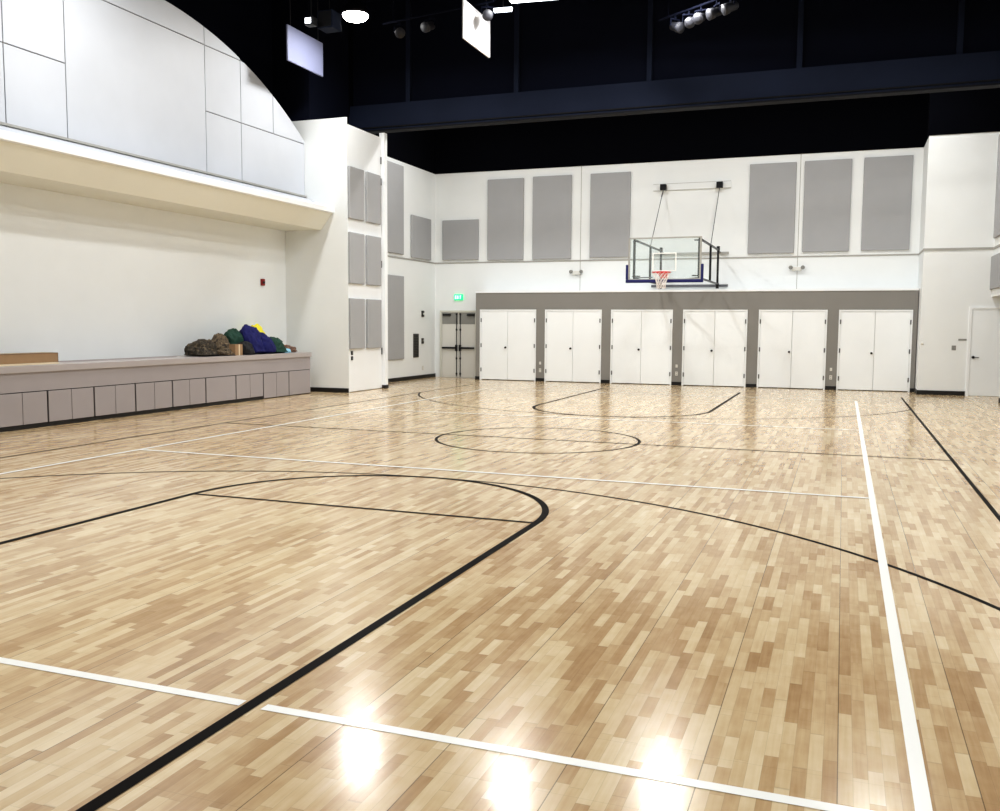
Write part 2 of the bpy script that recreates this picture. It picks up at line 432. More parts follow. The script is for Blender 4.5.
# ------------------------------------------------------------------ dark header beam over the court
struct('wall_header', bx(-9.4, 9.4, 9.15, 9.4, 7.5, ZC), M['dark'])
bm = bmesh.new()
extrude_poly(bm, [(8.9, 6.82), (9.14, 6.82), (9.14, 7.5), (8.97, 7.5)], 'x', -8.28, 7.7)
hb = tag(obj('header_beam', bm, M['beam'], loc=(0, 9.2, 6.78)), 'deep black header beam spanning the hall above the basketball hoop', 'beam')
obj('flange', bx(-8.28, 7.7, 8.86-9.2, 9.16-9.2, 0, .035), M['beam2'], hb)
obj('flange', bx(-8.28, 7.7, 8.87-9.2, 8.93-9.2, .09, .12), M['beam2'], hb)
for k, (x, w) in enumerate(((-.25, 'third'), (3.15, 'second'), (-3.6, ''), (-6.6, ''), (6.4, ''))):
    if k < 2 or True:
        struct('trim_%d' % (11+k), bx(x-.06, x+.06, 9.05, 9.15, 7.5, ZC), M['beam'])

# ------------------------------------------------------------------ acoustic panels
pads = {}
def pad(axis, w, h, loc, label, group, d=.055):
    """flat wall pad. axis 'y-': on rear wall facing -y; 'x+': facing +x; 'x-': facing -x. loc = lower centre on the wall plane"""
    k = (axis, round(w, 3), round(h, 3), d)
    if k not in pads:
        bm = bmesh.new()
        if axis == 'y-': box(bm, -w/2, w/2, -d, 0, 0, h, bev=.012)
        elif axis == 'x+': box(bm, 0, d, -w/2, w/2, 0, h, bev=.018)
        else: box(bm, -d, 0, -w/2, w/2, 0, h, bev=.012)
        me = bpy.data.meshes.new('acoustic_panel'); bm.to_mesh(me); bm.free(); me.materials.append(M['fabric']); pads[k] = me
    g_ = .003
    o = obj('acoustic_panel', pads[k], None)
    o.location = Vector(loc) + Vector({'y-': (0, -g_, 0), 'x+': (g_, 0, 0), 'x-': (-g_, 0, 0)}[axis])
    return tag(o, label, 'acoustic panel', group)
G1 = 'gray acoustic panels high on the rear wall'
for x0, x1, z0, z1, lb in ((-7.97, -6.71, 3.79, 5.06, 'short squarish gray acoustic panel high above the exit doors and exit sign'),
        (-6.41, -5.20, 3.76, 6.28, 'tall gray acoustic panel on rear wall, next to the short squarish one'),
        (-4.90, -3.65, 3.76, 6.30, 'tall gray acoustic panel on rear wall, directly beside the wall seam nearer the exit'),
        (-3.06, -1.82, 3.78, 6.30, 'tall gray acoustic panel touching the exit side of the basketball backboard'),
        (1.63, 2.90, 3.80, 6.33, 'tall gray acoustic panel next to the hoop cables, on the emergency light side'),
        (3.12, 4.36, 3.82, 6.34, 'tall gray acoustic panel in the middle of three beyond the hoop'),
        (4.67, 5.90, 3.83, 6.35, 'tall gray acoustic panel above the last closet, next to the projecting white block')):
    pad('y-', round(x1-x0, 2), round(z1-z0, 2), ((x0+x1)/2, YB, z0), lb, G1)
G2 = 'gray acoustic panels on the folding wall leaf'
xs_ = XP-.018
for ri, (z0, z1, rn) in enumerate(((1.09, 2.38, 'bottom'), (2.72, 3.98, 'middle'), (4.32, 5.62, 'top'))):
    for ci, (y, cn) in enumerate(((7.40, 'beside the pier corner'), (8.30, 'beside the slim white post'))):
        pad('x+', .74, 1.27, (xs_, y, z0), 'narrow gray pad in %s row of folding leaf, %s' % (rn, cn), G2, .07)
G3 = 'gray acoustic panels on the rear bay side wall'
pad('x+', 1.22, 2.5, (XL2, 11.42, .66), 'long gray acoustic panel low on side wall behind the slim white post', G3)
pad('x+', 1.22, 2.62, (XL2, 11.42, 3.80), 'long gray acoustic panel high on side wall behind the slim white post', G3)
pad('x+', 1.42, 1.3, (XL2, 13.28, 3.76), 'short gray acoustic panel high on side wall by the rear corner', G3)
G4 = 'gray acoustic panels on the right wall'
pad('x-', 1.22, 2.5, (XR, 12.05, 3.93), 'gray acoustic panel high on the side wall past the projecting white block', G4)
pad('x-', 1.5, .82, (XR, 12.10, 2.68), 'low gray acoustic panel above the recess with the single door', G4)

# ------------------------------------------------------------------ closet block
YF0 = 13.6
closets = [(-6.35, -4.50), (-4.22, -2.45), (-2.17, -.34), (-.05, 1.76), (2.06, 3.88), (4.17, 6.02)]
ZD = 2.19
bm = bmesh.new()
box(bm, -6.49, 6.13, YF0, 14.38, ZD+.01, 2.70)
edges = [-6.49] + [v for c in closets for v in c] + [6.13]
for i in range(0, len(edges), 2):
    box(bm, edges[i], edges[i+1], YF0, 14.38, 0, ZD+.01)
su = tag(obj('closet_surround', bm, M['surround'], loc=(0, YF0, 0)), 'long taupe block with gray pillars framing six white double-door closets', 'built-in surround')
obj('cap', bx(-6.50, 6.14, YF0-.02-YF0, 14.39-YF0, 2.70, 2.755), M['white'], su)
for i in range(0, len(edges), 2):
    obj('kick_plate', bx(edges[i]+(.0 if i else -.01), edges[i+1], -.015, 0, 0, .10), M['black'], su)

ords = ['white double-door closet nearest the exit doors', 'white double-door closet, second counted from the exit doors',
        'white double-door closet, third from the exit doors, left of the basket net',
        'white double-door closet, fourth from the exit doors, below the backboard arm',
        'white double-door closet, fifth from the exit doors, between two outlet pillars and the last',
        'white double-door closet at the end beside the projecting white block']
ords[2] = 'white double-door closet, third counted from the exit doors'
ords[4] = 'white double-door closet, last but one before the projecting white block'
for ci, (x0, x1) in enumerate(closets):
    w = x1-x0-.006
    t = thing('storage_closet', ords[ci], 'closet', ((x0+x1)/2, YF0, 0), group='white double-door storage closets')
    bm = bmesh.new()
    box(bm, -w/2, -w/2+.045, -.018, .06, 0, ZD-.045); box(bm, w/2-.045, w/2, -.018, .06, 0, ZD-.045); box(bm, -w/2, w/2, -.018, .06, ZD-.045, ZD)
    obj('frame', bm, M['white'], t)
    for s in (-1, 1):
        a, b_ = (-w/2+.05, -.004) if s < 0 else (.004, w/2-.05)
        d = obj('door', bx(a, b_, -.006, .038, .02, ZD-.05, bev=.003), M['door_white'], t)
        if s < 0:
            bm = bmesh.new(); lathe(bm, [(.03, 0), (.03, .008), (.012, .012), (.012, .03), (.026, .036), (.03, .05), (.024, .062), (.008, .066)], 16,
                                    Matrix.Translation((-.065, -.006, 1.02)) @ Matrix.Rotation(PI/2, 4, 'X'))
            obj('knob', bm, M['black_metal'], d, True)
        for zz in (.32, 1.08, 1.86):
            bm = bmesh.new(); xh = s*(w/2-.046); tube(bm, (xh, -.022, zz-.06), (xh, -.022, zz+.06), .011, 8)
            box(bm, xh-.017, xh+.017, -.0225, -.017, zz-.06, zz+.06)
            obj('hinge', bm, M['graymetal'], d)

def outlet(x, z, y, nm, label, cat, group=None, h=.115, w=.07):
    t = thing(nm, label, cat, (x, y, z), group=group)
    obj('cover_plate', bx(-w/2, w/2, -.008, 0, -h/2, h/2, bev=.002), M['outlet'], t)
    if 'outlet' in nm:
        for dz in (-.026, .026):
            obj('socket', bx(-.017, .017, -.010, -.008, dz-.014, dz+.014), M['trimgray'], t)
    else:
        obj('toggle', bx(-.006, .006, -.018, -.008, -.012, .012), M['trimgray'], t)
for x, w_ in ((-4.36, 'pillar between first and second closets from the exit'), (-.20, 'pillar between third and fourth closets from the exit'), (4.02, 'last pillar between closets near the white block')):
    outlet(x, .34, YF0, 'wall_outlet', 'pale outlet low on the ' + w_, 'outlet', 'outlets on the closet pillars')
    outlet(x, .56, YF0, 'wall_switch', 'small pale plate above the outlet on ' + w_.replace(' from the exit', ''), 'wall switch', 'small plates on the closet pillars', .085, .06)

# ------------------------------------------------------------------ exit doors
dr = struct('door_1', bx(-8.10, -6.72, YB-.03, YB-.004, 0, .004), M['frame_gray'])
bm = bmesh.new(); box(bm, -8.06, -7.99, YB-.05, YB, 0, 2.11); box(bm, -6.81, -6.74, YB-.05, YB, 0, 2.11); box(bm, -8.06, -6.74, YB-.05, YB, 2.11, 2.17)
obj('door_frame', bm, M['frame_gray'], dr)
for s, (a, b_) in ((-1, (-7.985, -7.405)), (1, (-7.395, -6.815))):
    lf = obj('door_leaf', bx(a, b_, YB-.022, YB-.002, .01, 2.105), M['door_gray'], dr)
    obj('head_shade_band', bx(a+.01, b_-.01, YB-.028, YB-.022, 1.73, 2.09), M['plate'], lf)  # shade under the recessed door head, painted as a grayer band
    bm = bmesh.new(); inn = -7.465 if s < 0 else -7.335; out = a+.02 if s < 0 else b_-.02
    box(bm, min(inn, out), max(inn, out), YB-.10, YB-.06, .93, .99, bev=.006)
    box(bm, inn-.03, inn+.03, YB-.10, YB-.022, .86, 1.06, bev=.006)
    obj('panic_bar', bm, M['black_metal'], lf)
    bm = bmesh.new(); tube(bm, (inn, YB-.045, .03), (inn, YB-.045, 2.08), .014, 8)
    for zz in (.12, .62, 1.55, 2.05): box(bm, inn-.022, inn+.022, YB-.06, YB-.022, zz-.03, zz+.03)
    obj('vertical_rod', bm, M['black_metal'], lf)
    bm = bmesh.new(); hx = a+.06 if s < 0 else b_-.06
    box(bm, hx-.02 if s < 0 else hx-.22, hx+.26 if s < 0 else hx+.04, YB-.085, YB-.028, 2.0, 2.06, bev=.005)
    obj('door_closer', bm, M['black_metal'], lf)

# exit sign (reads EXIT)
t = thing('exit_sign', 'glowing green EXIT sign on the wall above the gray exit doors', 'exit sign', (-7.40, YB, 2.50))
obj('housing', bx(-.15, .15, -.05, 0, 0, .19, bev=.008), M['exit'], t)
bm = bmesh.new()
def letter(ch, x, z, w, h, s):
    y0, y1 = -.054, -.049
    if ch == 'E':
        box(bm, x, x+s, y0, y1, z, z+h)
        for zz in (z, z+h/2-s/2, z+h-s): box(bm, x, x+w, y0, y1, zz, zz+s)
    if ch == 'X':
        bar(bm, (x+s/2, -.0515, z), (x+w-s/2, -.0515, z+h), .005, s); bar(bm, (x+w-s/2, -.0515, z), (x+s/2, -.0515, z+h), .005, s)
    if ch == 'I': box(bm, x+w/2-s/2, x+w/2+s/2, y0, y1, z, z+h)
    if ch == 'T': box(bm, x+w/2-s/2, x+w/2+s/2, y0, y1, z, z+h); box(bm, x, x+w, y0, y1, z+h-s, z+h)
for ch, x in (('E', -.115), ('X', -.057), ('I', .004), ('T', .052)):
    letter(ch, x, .042, .048 if ch != 'I' else .03, .106, .016)
obj('lettering', bm, M['exit_letter'], t)

# small fittings on the rear bay side wall (x = XL2, facing +x)
def sidebox(nm, y, z, w, h, d, m, label, cat, x=XL2, extra=None):
    o = thing(nm, label, cat, (x, y, z))
    obj('wall_mount', bx(0, .004, -w/2-.004, w/2+.004, -h/2-.004, h/2+.004), M['trimgray'], o)
    obj('cover', bx(0, d, -w/2, w/2, -h/2, h/2, bev=.004), m, o)
    if extra: obj(*extra, o)
    return o
o = sidebox('wall_grille', 12.93, 1.05, .36, .74, .03, M['grille'], 'tall dark metal grille on side wall near the exit doors', 'grille')
bm = bmesh.new()
for k in range(14): box(bm, .03, .042, -.15, .15, -.33+k*.05, -.31+k*.05)
obj('louver', bm, M['black_metal'], o)
o = sidebox('fire_strobe', 13.42, 2.05, .13, .19, .045, M['black_metal'], 'small black alarm box above the thermostat on side wall', 'alarm')
obj('strobe_lens', bx(.045, .06, -.03, .03, -.03, .03), M['outlet'], o)
o = sidebox('thermostat', 13.42, 1.19, .13, .17, .035, M['black_metal'], 'small black control box beside the dark grille', 'thermostat')
obj('display', bx(.035, .038, -.035, .035, -.01, .05), M['plate2'], o)
o = sidebox('low_wall_plate', 13.45, .33, .09, .12, .01, M['outlet'], 'faint white plate low on side wall under the control box', 'wall plate')
# key switches on folding leaf
for z, lb in ((.99, 'upper of two small black key switches low on the folding leaf'), (.86, 'lower of two small black key switches low on the folding leaf')):
    o = sidebox('key_switch', 7.19, z, .08, .09, .02, M['black_metal'], lb, 'switch', XP-.018)
    o['group'] = 'key switches on the folding wall leaf'
    bm = bmesh.new(); tube(bm, (.02, 0, 0), (.028, 0, 0), .016, 12); obj('key_cylinder', bm, M['chrome'], o)
# fire alarm in the stage recess
o = sidebox('fire_alarm', 5.97, 2.72, .12, .16, .05, M['redalarm'], 'small red fire alarm on the cream wall of the stage recess', 'alarm', XRW)
obj('strobe_lens', bx(.05, .065, -.04, .04, -.035, .02), M['black_metal'], o)

# emergency lights
def emergency(x, z, label):
    t = thing('emergency_light', label, 'emergency light', (x, YB, z), group='emergency lights under the rear wall trim')
    obj('housing', bx(-.13, .13, -.075, 0, -.06, .05, bev=.01), M['outlet'], t)
    for s in (-1, 1):
        bm = bmesh.new()
        lathe(bm, [(.025, 0), (.05, .03), (.058, .075), (.05, .08)], 16, Matrix.Translation((s*.15, -.05, .045)) @ Matrix.Rotation(PI*.58, 4, 'X') @ Matrix.Rotation(s*.2, 4, 'Y'))
        obj('lamp_head', bm, M['plate'], t, True)
emergency(-3.46, 3.33, 'twin-head emergency light on rear wall between exit and basketball hoop')
emergency(3.0, 3.36, 'twin-head emergency light on rear wall over the fifth closet')

# fittings on the projecting block
t = thing('room_sign', 'thin gray name plate beside the single white door', 'sign', (7.14, YC, 1.42))
obj('plate', bx(-.095, .095, -.008, 0, -.022, .022), M['plate'], t)
t = thing('wall_switch', 'square gray switch plate on white block under the thin name plate', 'wall switch', (6.95, YC, 1.21))
obj('cover_plate', bx(-.05, .05, -.008, 0, -.06, .06, bev=.002), M['plate2'], t)
for dx in (-.02, .02): obj('toggle', bx(dx-.006, dx+.006, -.018, -.008, -.012, .012), M['trimgray'], t)
t = thing('wall_sensor_switch', 'small round white sensor low on the edge of the projecting block', 'sensor', (6.215, YC, 1.31))
bm = bmesh.new(); lathe(bm, [(.035, 0), (.035, .012), (.026, .022), (.01, .026)], 16, Matrix.Rotation(PI/2, 4, 'X')); obj('cover', bm, M['outlet'], t, True)

# single door right
dr = struct('door_2', bx(7.22, 8.42, YC-.012, YC, 0, .006), M['frame_gray'])
bm = bmesh.new(); box(bm, 7.26, 7.33, YC-.035, YC, 0, 2.20); box(bm, 8.27, 8.34, YC-.035, YC, 0, 2.20); box(bm, 7.26, 8.34, YC-.035, YC, 2.20, 2.25)
obj('door_frame', bm, M['white'], dr)
lf = obj('door_leaf', bx(7.335, 8.265, YC-.018, YC-.001, .01, 2.195), M['door_white'], dr)
bm = bmesh.new(); tube(bm, (7.40, YC-.018, .98), (7.40, YC-.045, .98), .035, 16); tube(bm, (7.40, YC-.05, .98), (7.40, YC-.08, .98), .012, 8)
bar(bm, (7.38, YC-.075, .98), (7.53, YC-.075, .975), .018, .018)
obj('lever_handle', bm, M['black_metal'], lf)

# ------------------------------------------------------------------ stage bench
XB = -8.0
bm = bmesh.new(); box(bm, XRW+.002, XB+.03, -4.29, 6.45, .91, 1.02, bev=.006)
bt = tag(obj('stage_bench', bm, M['bench_top'], loc=(XB, 1, 0)), 'long taupe bench counter running along the stage recess, above the cabinets', 'bench')
obj('apron', bx(XRW-XB+.002, 0, -5.29, 5.44, .603, .91), M['bench'], bt)
obj('toe_kick', bx(-.9, -.01, -5.29, 3.43, 0, .061), M['black'], bt)
cabs = []
yb = [4.46-1.01*k for k in range(9, -1, -1)]
spec = [(yb[i], yb[i+1], .065, 2) for i in range(9)]
spec = [(max(a, -4.27), b, z, n_) for a, b, z, n_ in spec if b > -4.2]
spec += [(4.46, 5.49, .012, 2), (5.49, 6.44, .012, 1)]
ordw = ['first', 'second', 'third', 'fourth', 'fifth', 'sixth', 'seventh', 'eighth', 'ninth', 'tenth', 'eleventh']
for i, (a, b_, z0, nd) in enumerate(spec):
    k = len(spec)-1-i
    if abs(a-2.44) < .08: nd = 1
    base = {0: 'single-door taupe cabinet under bench end, touching the white pier side',
            1: 'floor-length two-door taupe cabinet, second from the pier end of bench'}.get(k, 'taupe bench cabinet with %s, %s from the pier end' % ('one wide door' if nd == 1 else 'two narrow doors', ordw[k]))
    t = thing('base_cabinet', base, 'cabinet', (XB, (a+b_)/2, 0), group='taupe cabinets under the stage bench')
    w = b_-a
    obj('carcass', bx(-.95, -.022, -w/2+.004, w/2-.004, z0, .598), M['black'] if False else M['bench'], t)
    if nd == 1:
        obj('door', bx(-.02, 0, -w/2+.018, w/2-.018, z0+.01, .588, bev=.003), M['bench'], t)
    else:
        for s in (-1, 1):
            y0, y1 = (-w/2+.018, -.006) if s < 0 else (.006, w/2-.018)
            obj('door', bx(-.02, 0, y0, y1, z0+.01, .588, bev=.003), M['bench'], t)
    obj('edge_gap', bx(-.021, -.0195, -w/2, w/2, z0, .599), M['black_metal'], t)

# ------------------------------------------------------------------ things on the bench
def cardbox(nm, label, cx, cy, cz, w, d, h, rz=0):
    t = thing(nm, label, 'box', (cx, cy, cz), rz)
    bm = bmesh.new(); box(bm, -w/2, w/2, -d/2, d/2, 0, h, bev=.002); obj('carton', bm, M['cardboard'], t)
    return t
# long flat carton at the camera end
t = cardbox('long_carton', 'long flat brown cardboard carton lying along the stage bench', -8.42, -2.25, 1.045, .34, 2.26, .155)
obj('top_flap', bx(-.175, .175, -1.13, 1.13, .155, .162), M['cardboard_dark'], t)
obj('end_flap', bx(-.172, .172, 1.13, 1.136, .002, .155), M['cardboard_dark'], t)
obj('tape', bx(-.03, .03, -1.128, 1.128, .162, .1632), M['tan'], t)
tag(obj('flat_board', bx(-8.70, -8.14, -3.5, -1.20, 1.021, 1.045), M['tan'], loc=(-8.42, -2.2, 1.02)), 'thin pale board lying under the long brown carton', 'board')
tag(obj('long_rod', bx(-8.55, -8.52, -1.0, 2.2, 1.021, 1.045), M['bench_top'], loc=(-8.53, .6, 1.02)), 'slim gray rod lying along the bench between carton and cloth pile', 'rod')
t = cardbox('small_carton', 'small brown cardboard box between the camouflage and blue cloth heaps', -8.14, 3.66, 1.021, .16, .26, .24)
obj('tape', bx(.0801, .0815, -.012, .03, .002, .24), M['tan'], t)
obj('flap', bx(-.082, .082, -.132, .132, .24, .244), M['cardboard_dark'], t)

HEAPS = []
def heap(*a, **k): HEAPS.append((a, k))
def build_heap(idx, nm, label, cx, cy, cz, sx, sy, sz, m, seed, rough=.22, cat='cloth', fold=3.2):
    bm = bmesh.new(); bmesh.ops.create_icosphere(bm, subdivisions=5, radius=1)
    off = Vector((seed*13.1, seed*7.7, seed*3.3))
    for v in bm.verts:
        n_ = v.co.normalized()
        q = n_*fold*.55 + off
        d = 1 + rough*1.4*noise.noise(q) + rough*(1-2.4*abs(noise.noise(q*2.1+off)))*.5 + rough*.5*(.5-abs(noise.noise(q*5.3)))
        q2 = Vector((q.x*1.2, q.y*3.1, q.z*3.1))
        d += rough*.28*(1-abs(noise.noise(q2*1.9))*2)
        co = n_*d
        z = co.z
        if z < 0:
            z = z*.12; co.x *= 1.06; co.y *= 1.06
        v.co = Vector((co.x*sx, co.y*sy, z*sz))
    zmin = min(v.co.z for v in bm.verts)
    for v in bm.verts: v.co.z -= zmin
    # neighbouring cloths press against each other instead of running through one another
    for j, (b_, _k) in enumerate(HEAPS):
        if j == idx: continue
        ox, oy, osx, osy, osz = b_[2], b_[3], b_[5], b_[6], b_[7]
        d = Vector((ox-cx, oy-cy)); L_ = d.length; d.normalize()
        ra = math.hypot(sx*d.x, sy*d.y); rb = math.hypot(osx*d.x, osy*d.y)
        if L_ > (ra+rb)*1.5: continue
        cut = L_*ra/(ra+rb) - .004
        for v in bm.verts:
            k_ = v.co.x*d.x + v.co.y*d.y - cut
            if k_ > 0: v.co.x -= d.x*k_; v.co.y -= d.y*k_
    # rests against the small carton (x -8.22..-8.06, y 3.53..3.79)
    if nm in ('olive_cloth', 'green_cloth', 'brown_cloth', 'black_cloth'):
        for v in bm.verts:
            if nm in ('olive_cloth', 'green_cloth'): v.co.x = min(v.co.x, -8.226-cx)
            elif nm == 'brown_cloth': v.co.y = min(v.co.y, 3.522-cy)
            else: v.co.y = max(v.co.y, 3.797-cy)
    o = obj(nm, bm, m, smooth=True); o.location = (cx, cy, cz)
    return tag(o, label, cat, 'cloth heap on the stage bench')
ZB = 1.022
heap('camouflage_cloth', 'crumpled dark camouflage cloth bundle, nearest the long carton', -8.42, 2.88, ZB, .27, .36, .27, M['camo'], 1, .2)
heap('brown_cloth', 'low brown patterned cloth trailing between camouflage bundle and small box', -8.24, 3.36, ZB, .18, .22, .11, M['camo2'], 3, .24)
heap('olive_cloth', 'olive and tan crumpled cloth behind the small cardboard box', -8.60, 3.66, ZB, .26, .32, .34, M['camo2'], 2, .18)
heap('green_cloth', 'dark green cloth bulging behind the box beside the blue heap', -8.58, 4.14, ZB, .28, .28, .47, M['cb_green'], 4, .12)
heap('blue_cloth', 'large rounded navy blue cloth bundle, tallest of the heap', -8.40, 4.47, ZB, .32, .34, .54, M['cb_blue'], 5, .10)
heap('black_cloth', 'black cloth draped low in front of the green bulge by the box', -8.18, 4.04, ZB, .18, .22, .25, M['cb_black'], 6, .14)
heap('blue_bag', 'smaller navy blue cloth mound sloping down from the tall bundle', -8.34, 4.93, ZB, .27, .30, .38, M['cb_blue'], 7, .13)
heap('yellow_cloth', 'bright yellow cloth peeking out behind the navy bundles', -8.78, 5.30, ZB, .20, .32, .55, M['cb_yellow'], 8, .12)
heap('green_blanket', 'dark green crumpled blanket sloping toward the pier end', -8.36, 5.36, ZB, .26, .34, .29, M['cb_green'], 9, .2)
heap('light_blue_cloth', 'small light blue cloth scrap beside the green blanket', -8.26, 5.74, ZB, .12, .13, .08, M['cb_ltblue'], 10, .2)
heap('rust_cloth', 'flat rust brown cloth at the pier end of the heap', -8.46, 6.05, ZB, .20, .32, .12, M['brown'], 11, .25)
for i_, (a_, k_) in enumerate(HEAPS): build_heap(i_, *a_, **k_)

# ------------------------------------------------------------------ basketball hoop
t = thing('basketball_hoop', 'glass basketball backboard with blue padding, red rim and wall-mounted black trusses', 'basketball hoop', (0, 0, 0))
YBB = 10.2
hx, z0, z1 = .925, 2.87, 3.95
bb = obj('glass_panel', bx(-hx+.02, hx-.02, YBB, YBB+.012, z0+.02, z1-.02), M['glass'], t)
bm = bmesh.new()
for a in ((-hx, -hx+.045, z0+.04, z1-.035), (hx-.045, hx, z0+.04, z1-.035), (-hx, hx, z1-.035, z1), (-hx, hx, z0, z0+.04)):
    box(bm, a[0], a[1], YBB-.012, YBB+.03, a[2], a[3], bev=.003)
obj('board_frame', bm, M['trimgray'], t)
bm = bmesh.new()
for a in ((-.305, -.275, 3.12, 3.535), (.275, .305, 3.12, 3.535), (-.305, .305, 3.535, 3.56), (-.305, .305, 3.10, 3.12)):
    box(bm, a[0], a[1], YBB-.003, YBB-.0005, a[2], a[3])
obj('target_square', bm, M['line_white'], t)
bm = bmesh.new()
box(bm, -hx-.055, hx+.055, YBB-.03, YBB+.045, z0-.06, z0+.02, bev=.012)
for s in (-1, 1): box(bm, min(s*(hx-.005), s*(hx+.055)), max(s*(hx-.005), s*(hx+.055)), YBB-.03, YBB+.045, z0+.02, z0+.40, bev=.012)
obj('edge_padding', bm, M['navy'], t)
bm = bmesh.new(); torus(bm, .228, .011, 0, 9.83, 3.05); 
rim = obj('rim', bm, M['red'], t, True)
bm = bmesh.new(); box(bm, -.09, .09, YBB-.14, YBB-.004, 3.0, 3.055); box(bm, -.10, .10, YBB-.02, YBB-.004, 2.92, 3.08)
bar(bm, (-.05, YBB-.02, 2.93), (-.12, 9.98, 3.04), .012, .012); bar(bm, (.05, YBB-.02, 2.93), (.12, 9.98, 3.04), .012, .012)
obj('rim_bracket', bm, M['red'], rim)
# net
bm = bmesh.new(); ns, nl = 12, 6
def npnt(i, l):
    f = l/nl; r = .225*(1-f)**1.0 + .11*f; r = .225 - .115*math.sin(min(1, f*1.15)*PI/2)
    a = 2*PI*(i+.5*(l % 2))/ns
    return (r*math.cos(a), 9.83+r*math.sin(a), 3.045-.40*f)
for l in range(nl):
    for i in range(ns):
        tube(bm, npnt(i, l), npnt(i, l+1), .0055, 5)
        tube(bm, npnt(i, l), npnt(i-1 if l % 2 == 0 else i+1, l+1), .0055, 5)
obj('net', bm, M['net'], rim)
# side trusses back to the wall
YW = YB-.06
for s in (-1, 1):
    bm = bmesh.new(); xx = s*.82+.035
    bar(bm, (xx, YBB+.05, 3.90), (xx, 13.95, 3.90), .045, .045); bar(bm, (xx, YBB+.05, 2.93), (xx, 13.95, 2.93), .045, .045)
    for yy in (YBB+.08, 12.35, 13.93): bar(bm, (xx, yy, 2.95), (xx, yy, 3.88), .055, .055)
    bar(bm, (xx, 13.93, 2.80), (xx, 13.93, 2.95), .08, .08); bar(bm, (xx, 13.93, 3.88), (xx, 13.93, 4.0), .08, .08)
    bar(bm, (xx, 13.93, 3.88), (xx, YB-.045, 3.86), .035, .035); bar(bm, (xx, 13.93, 2.90), (xx, YB-.045, 2.90), .035, .035)
    bar(bm, (xx-s*.12, YBB+.045, 3.86), (xx+s*.03, YBB+.045, 3.86), .05, .03)
    bar(bm, (xx-s*.16, YBB+.045, 2.98), (xx+s*.03, YBB+.045, 2.98), .05, .03)
    obj('side_truss', bm, M['black_metal'], t)
bm = bmesh.new(); bar(bm, (-.80, 13.2, 2.95), (.80, 10.6, 2.95), .025, .025); bar(bm, (-.80, 10.4, 2.95), (-.3, 10.24, 2.95), .025, .025)
obj('cross_brace', bm, M['graymetal'], t)
for za, nm in ((3.84, 'upper'), (2.90, 'lower')):
    obj('wall_rail', bx(-1.14, 1.10, YB-.045, YB, za-.035, za+.035), M['graymetal'] if za < 3 else M['trimgray'], t)
o = obj('header_board', bx(-1.14, 1.11, YB-.03, YB, 5.70, 5.90), M['wall'], t)
for ze in (5.70, 5.89): obj('edge_strip', bx(-1.14, 1.11, YB-.034, YB-.0302, ze, ze+.01), M['trimgray'], o)
for x in (-.83, .80):
    bm = bmesh.new(); box(bm, x-.09, x+.09, YB-.16, YB-.03, 5.70, 5.87, bev=.01)
    obj('cable_anchor', bm, M['black_metal'], t)
    bm = bmesh.new(); tube(bm, (x, YB-.10, 5.72), (math.copysign(.82, x)+.035, 12.35, 3.92), .011, 6)
    if x < 0: tube(bm, (x, YB-.17, 5.62), (x, YB-.34, 5.48), .02, 6)
    obj('support_cable', bm, M['graymetal'], t)

# ------------------------------------------------------------------ overhead: lights, spotlights, hung panels
def highbay(x, y, z, label, power, big=True):
    t = thing('high_bay_light', label, 'ceiling light', (x, y, z), group='round high bay lights under the black ceiling')
    bm = bmesh.new(); lathe(bm, [(.31, -.02), (.30, .04), (.22, .20), (.12, .27), (.12, .42), (.05, .44)], 28)
    obj('reflector', bm, M['black_metal'], t, True)
    bm = bmesh.new(); lathe(bm, [(.12, -.15), (.22, -.12), (.285, -.05), (.29, -.01)], 28)
    obj('lens', bm, M['lens'], t, True)
    bm = bmesh.new(); tube(bm, (0, 0, .43), (0, 0, ZC-z), .012, 6); obj('hanging_rod', bm, M['black_metal'], t)
    L = bpy.data.lights.new('high_bay_lamp', 'AREA'); L.shape = 'DISK'; L.size = .55; L.energy = power; L.color = (1, .998, .985)
    lo = bpy.data.objects.new('high_bay_lamp', L); C.objects.link(lo); lo.parent = t; lo.location = (0, 0, -.17)
PW = 88
highbay(-6.15, 5.5, 8.6, 'bright round ceiling light above the arched wall corner, by the gray hung panel', PW)
rows = [(-2.2, 5.05, 'bright round ceiling light just past the white hung panel'), (.95, 6.1, 'round ceiling light centered over the far half of the court'), (5.2, 4.5, 'round ceiling light over the far half, by the right wall')]
for x, y, lb in rows: highbay(x, y, 8.6, lb, PW)
for k, (x, y) in enumerate([(-6.2, -1), (-2.3, -1), (1.6, -1), (5.4, -1), (-6.2, -8), (-2.3, -8), (1.6, -8), (5.4, -8)]):
    L = bpy.data.lights.new('court_lamp', 'AREA'); L.shape = 'DISK'; L.size = .55; L.energy = PW; L.color = (1, .998, .985)
    lo = bpy.data.objects.new('court_lamp', L); C.objects.link(lo); lo.location = (x, y, 8.6)
for x in (-6, -2, 2, 5.6):
    L = bpy.data.lights.new('bay_lamp', 'AREA'); L.shape = 'DISK'; L.size = .55; L.energy = PW*.74; L.color = (1, .998, .985)
    lo = bpy.data.objects.new('bay_lamp', L); C.objects.link(lo); lo.location = (x, 10.9, 8.4)

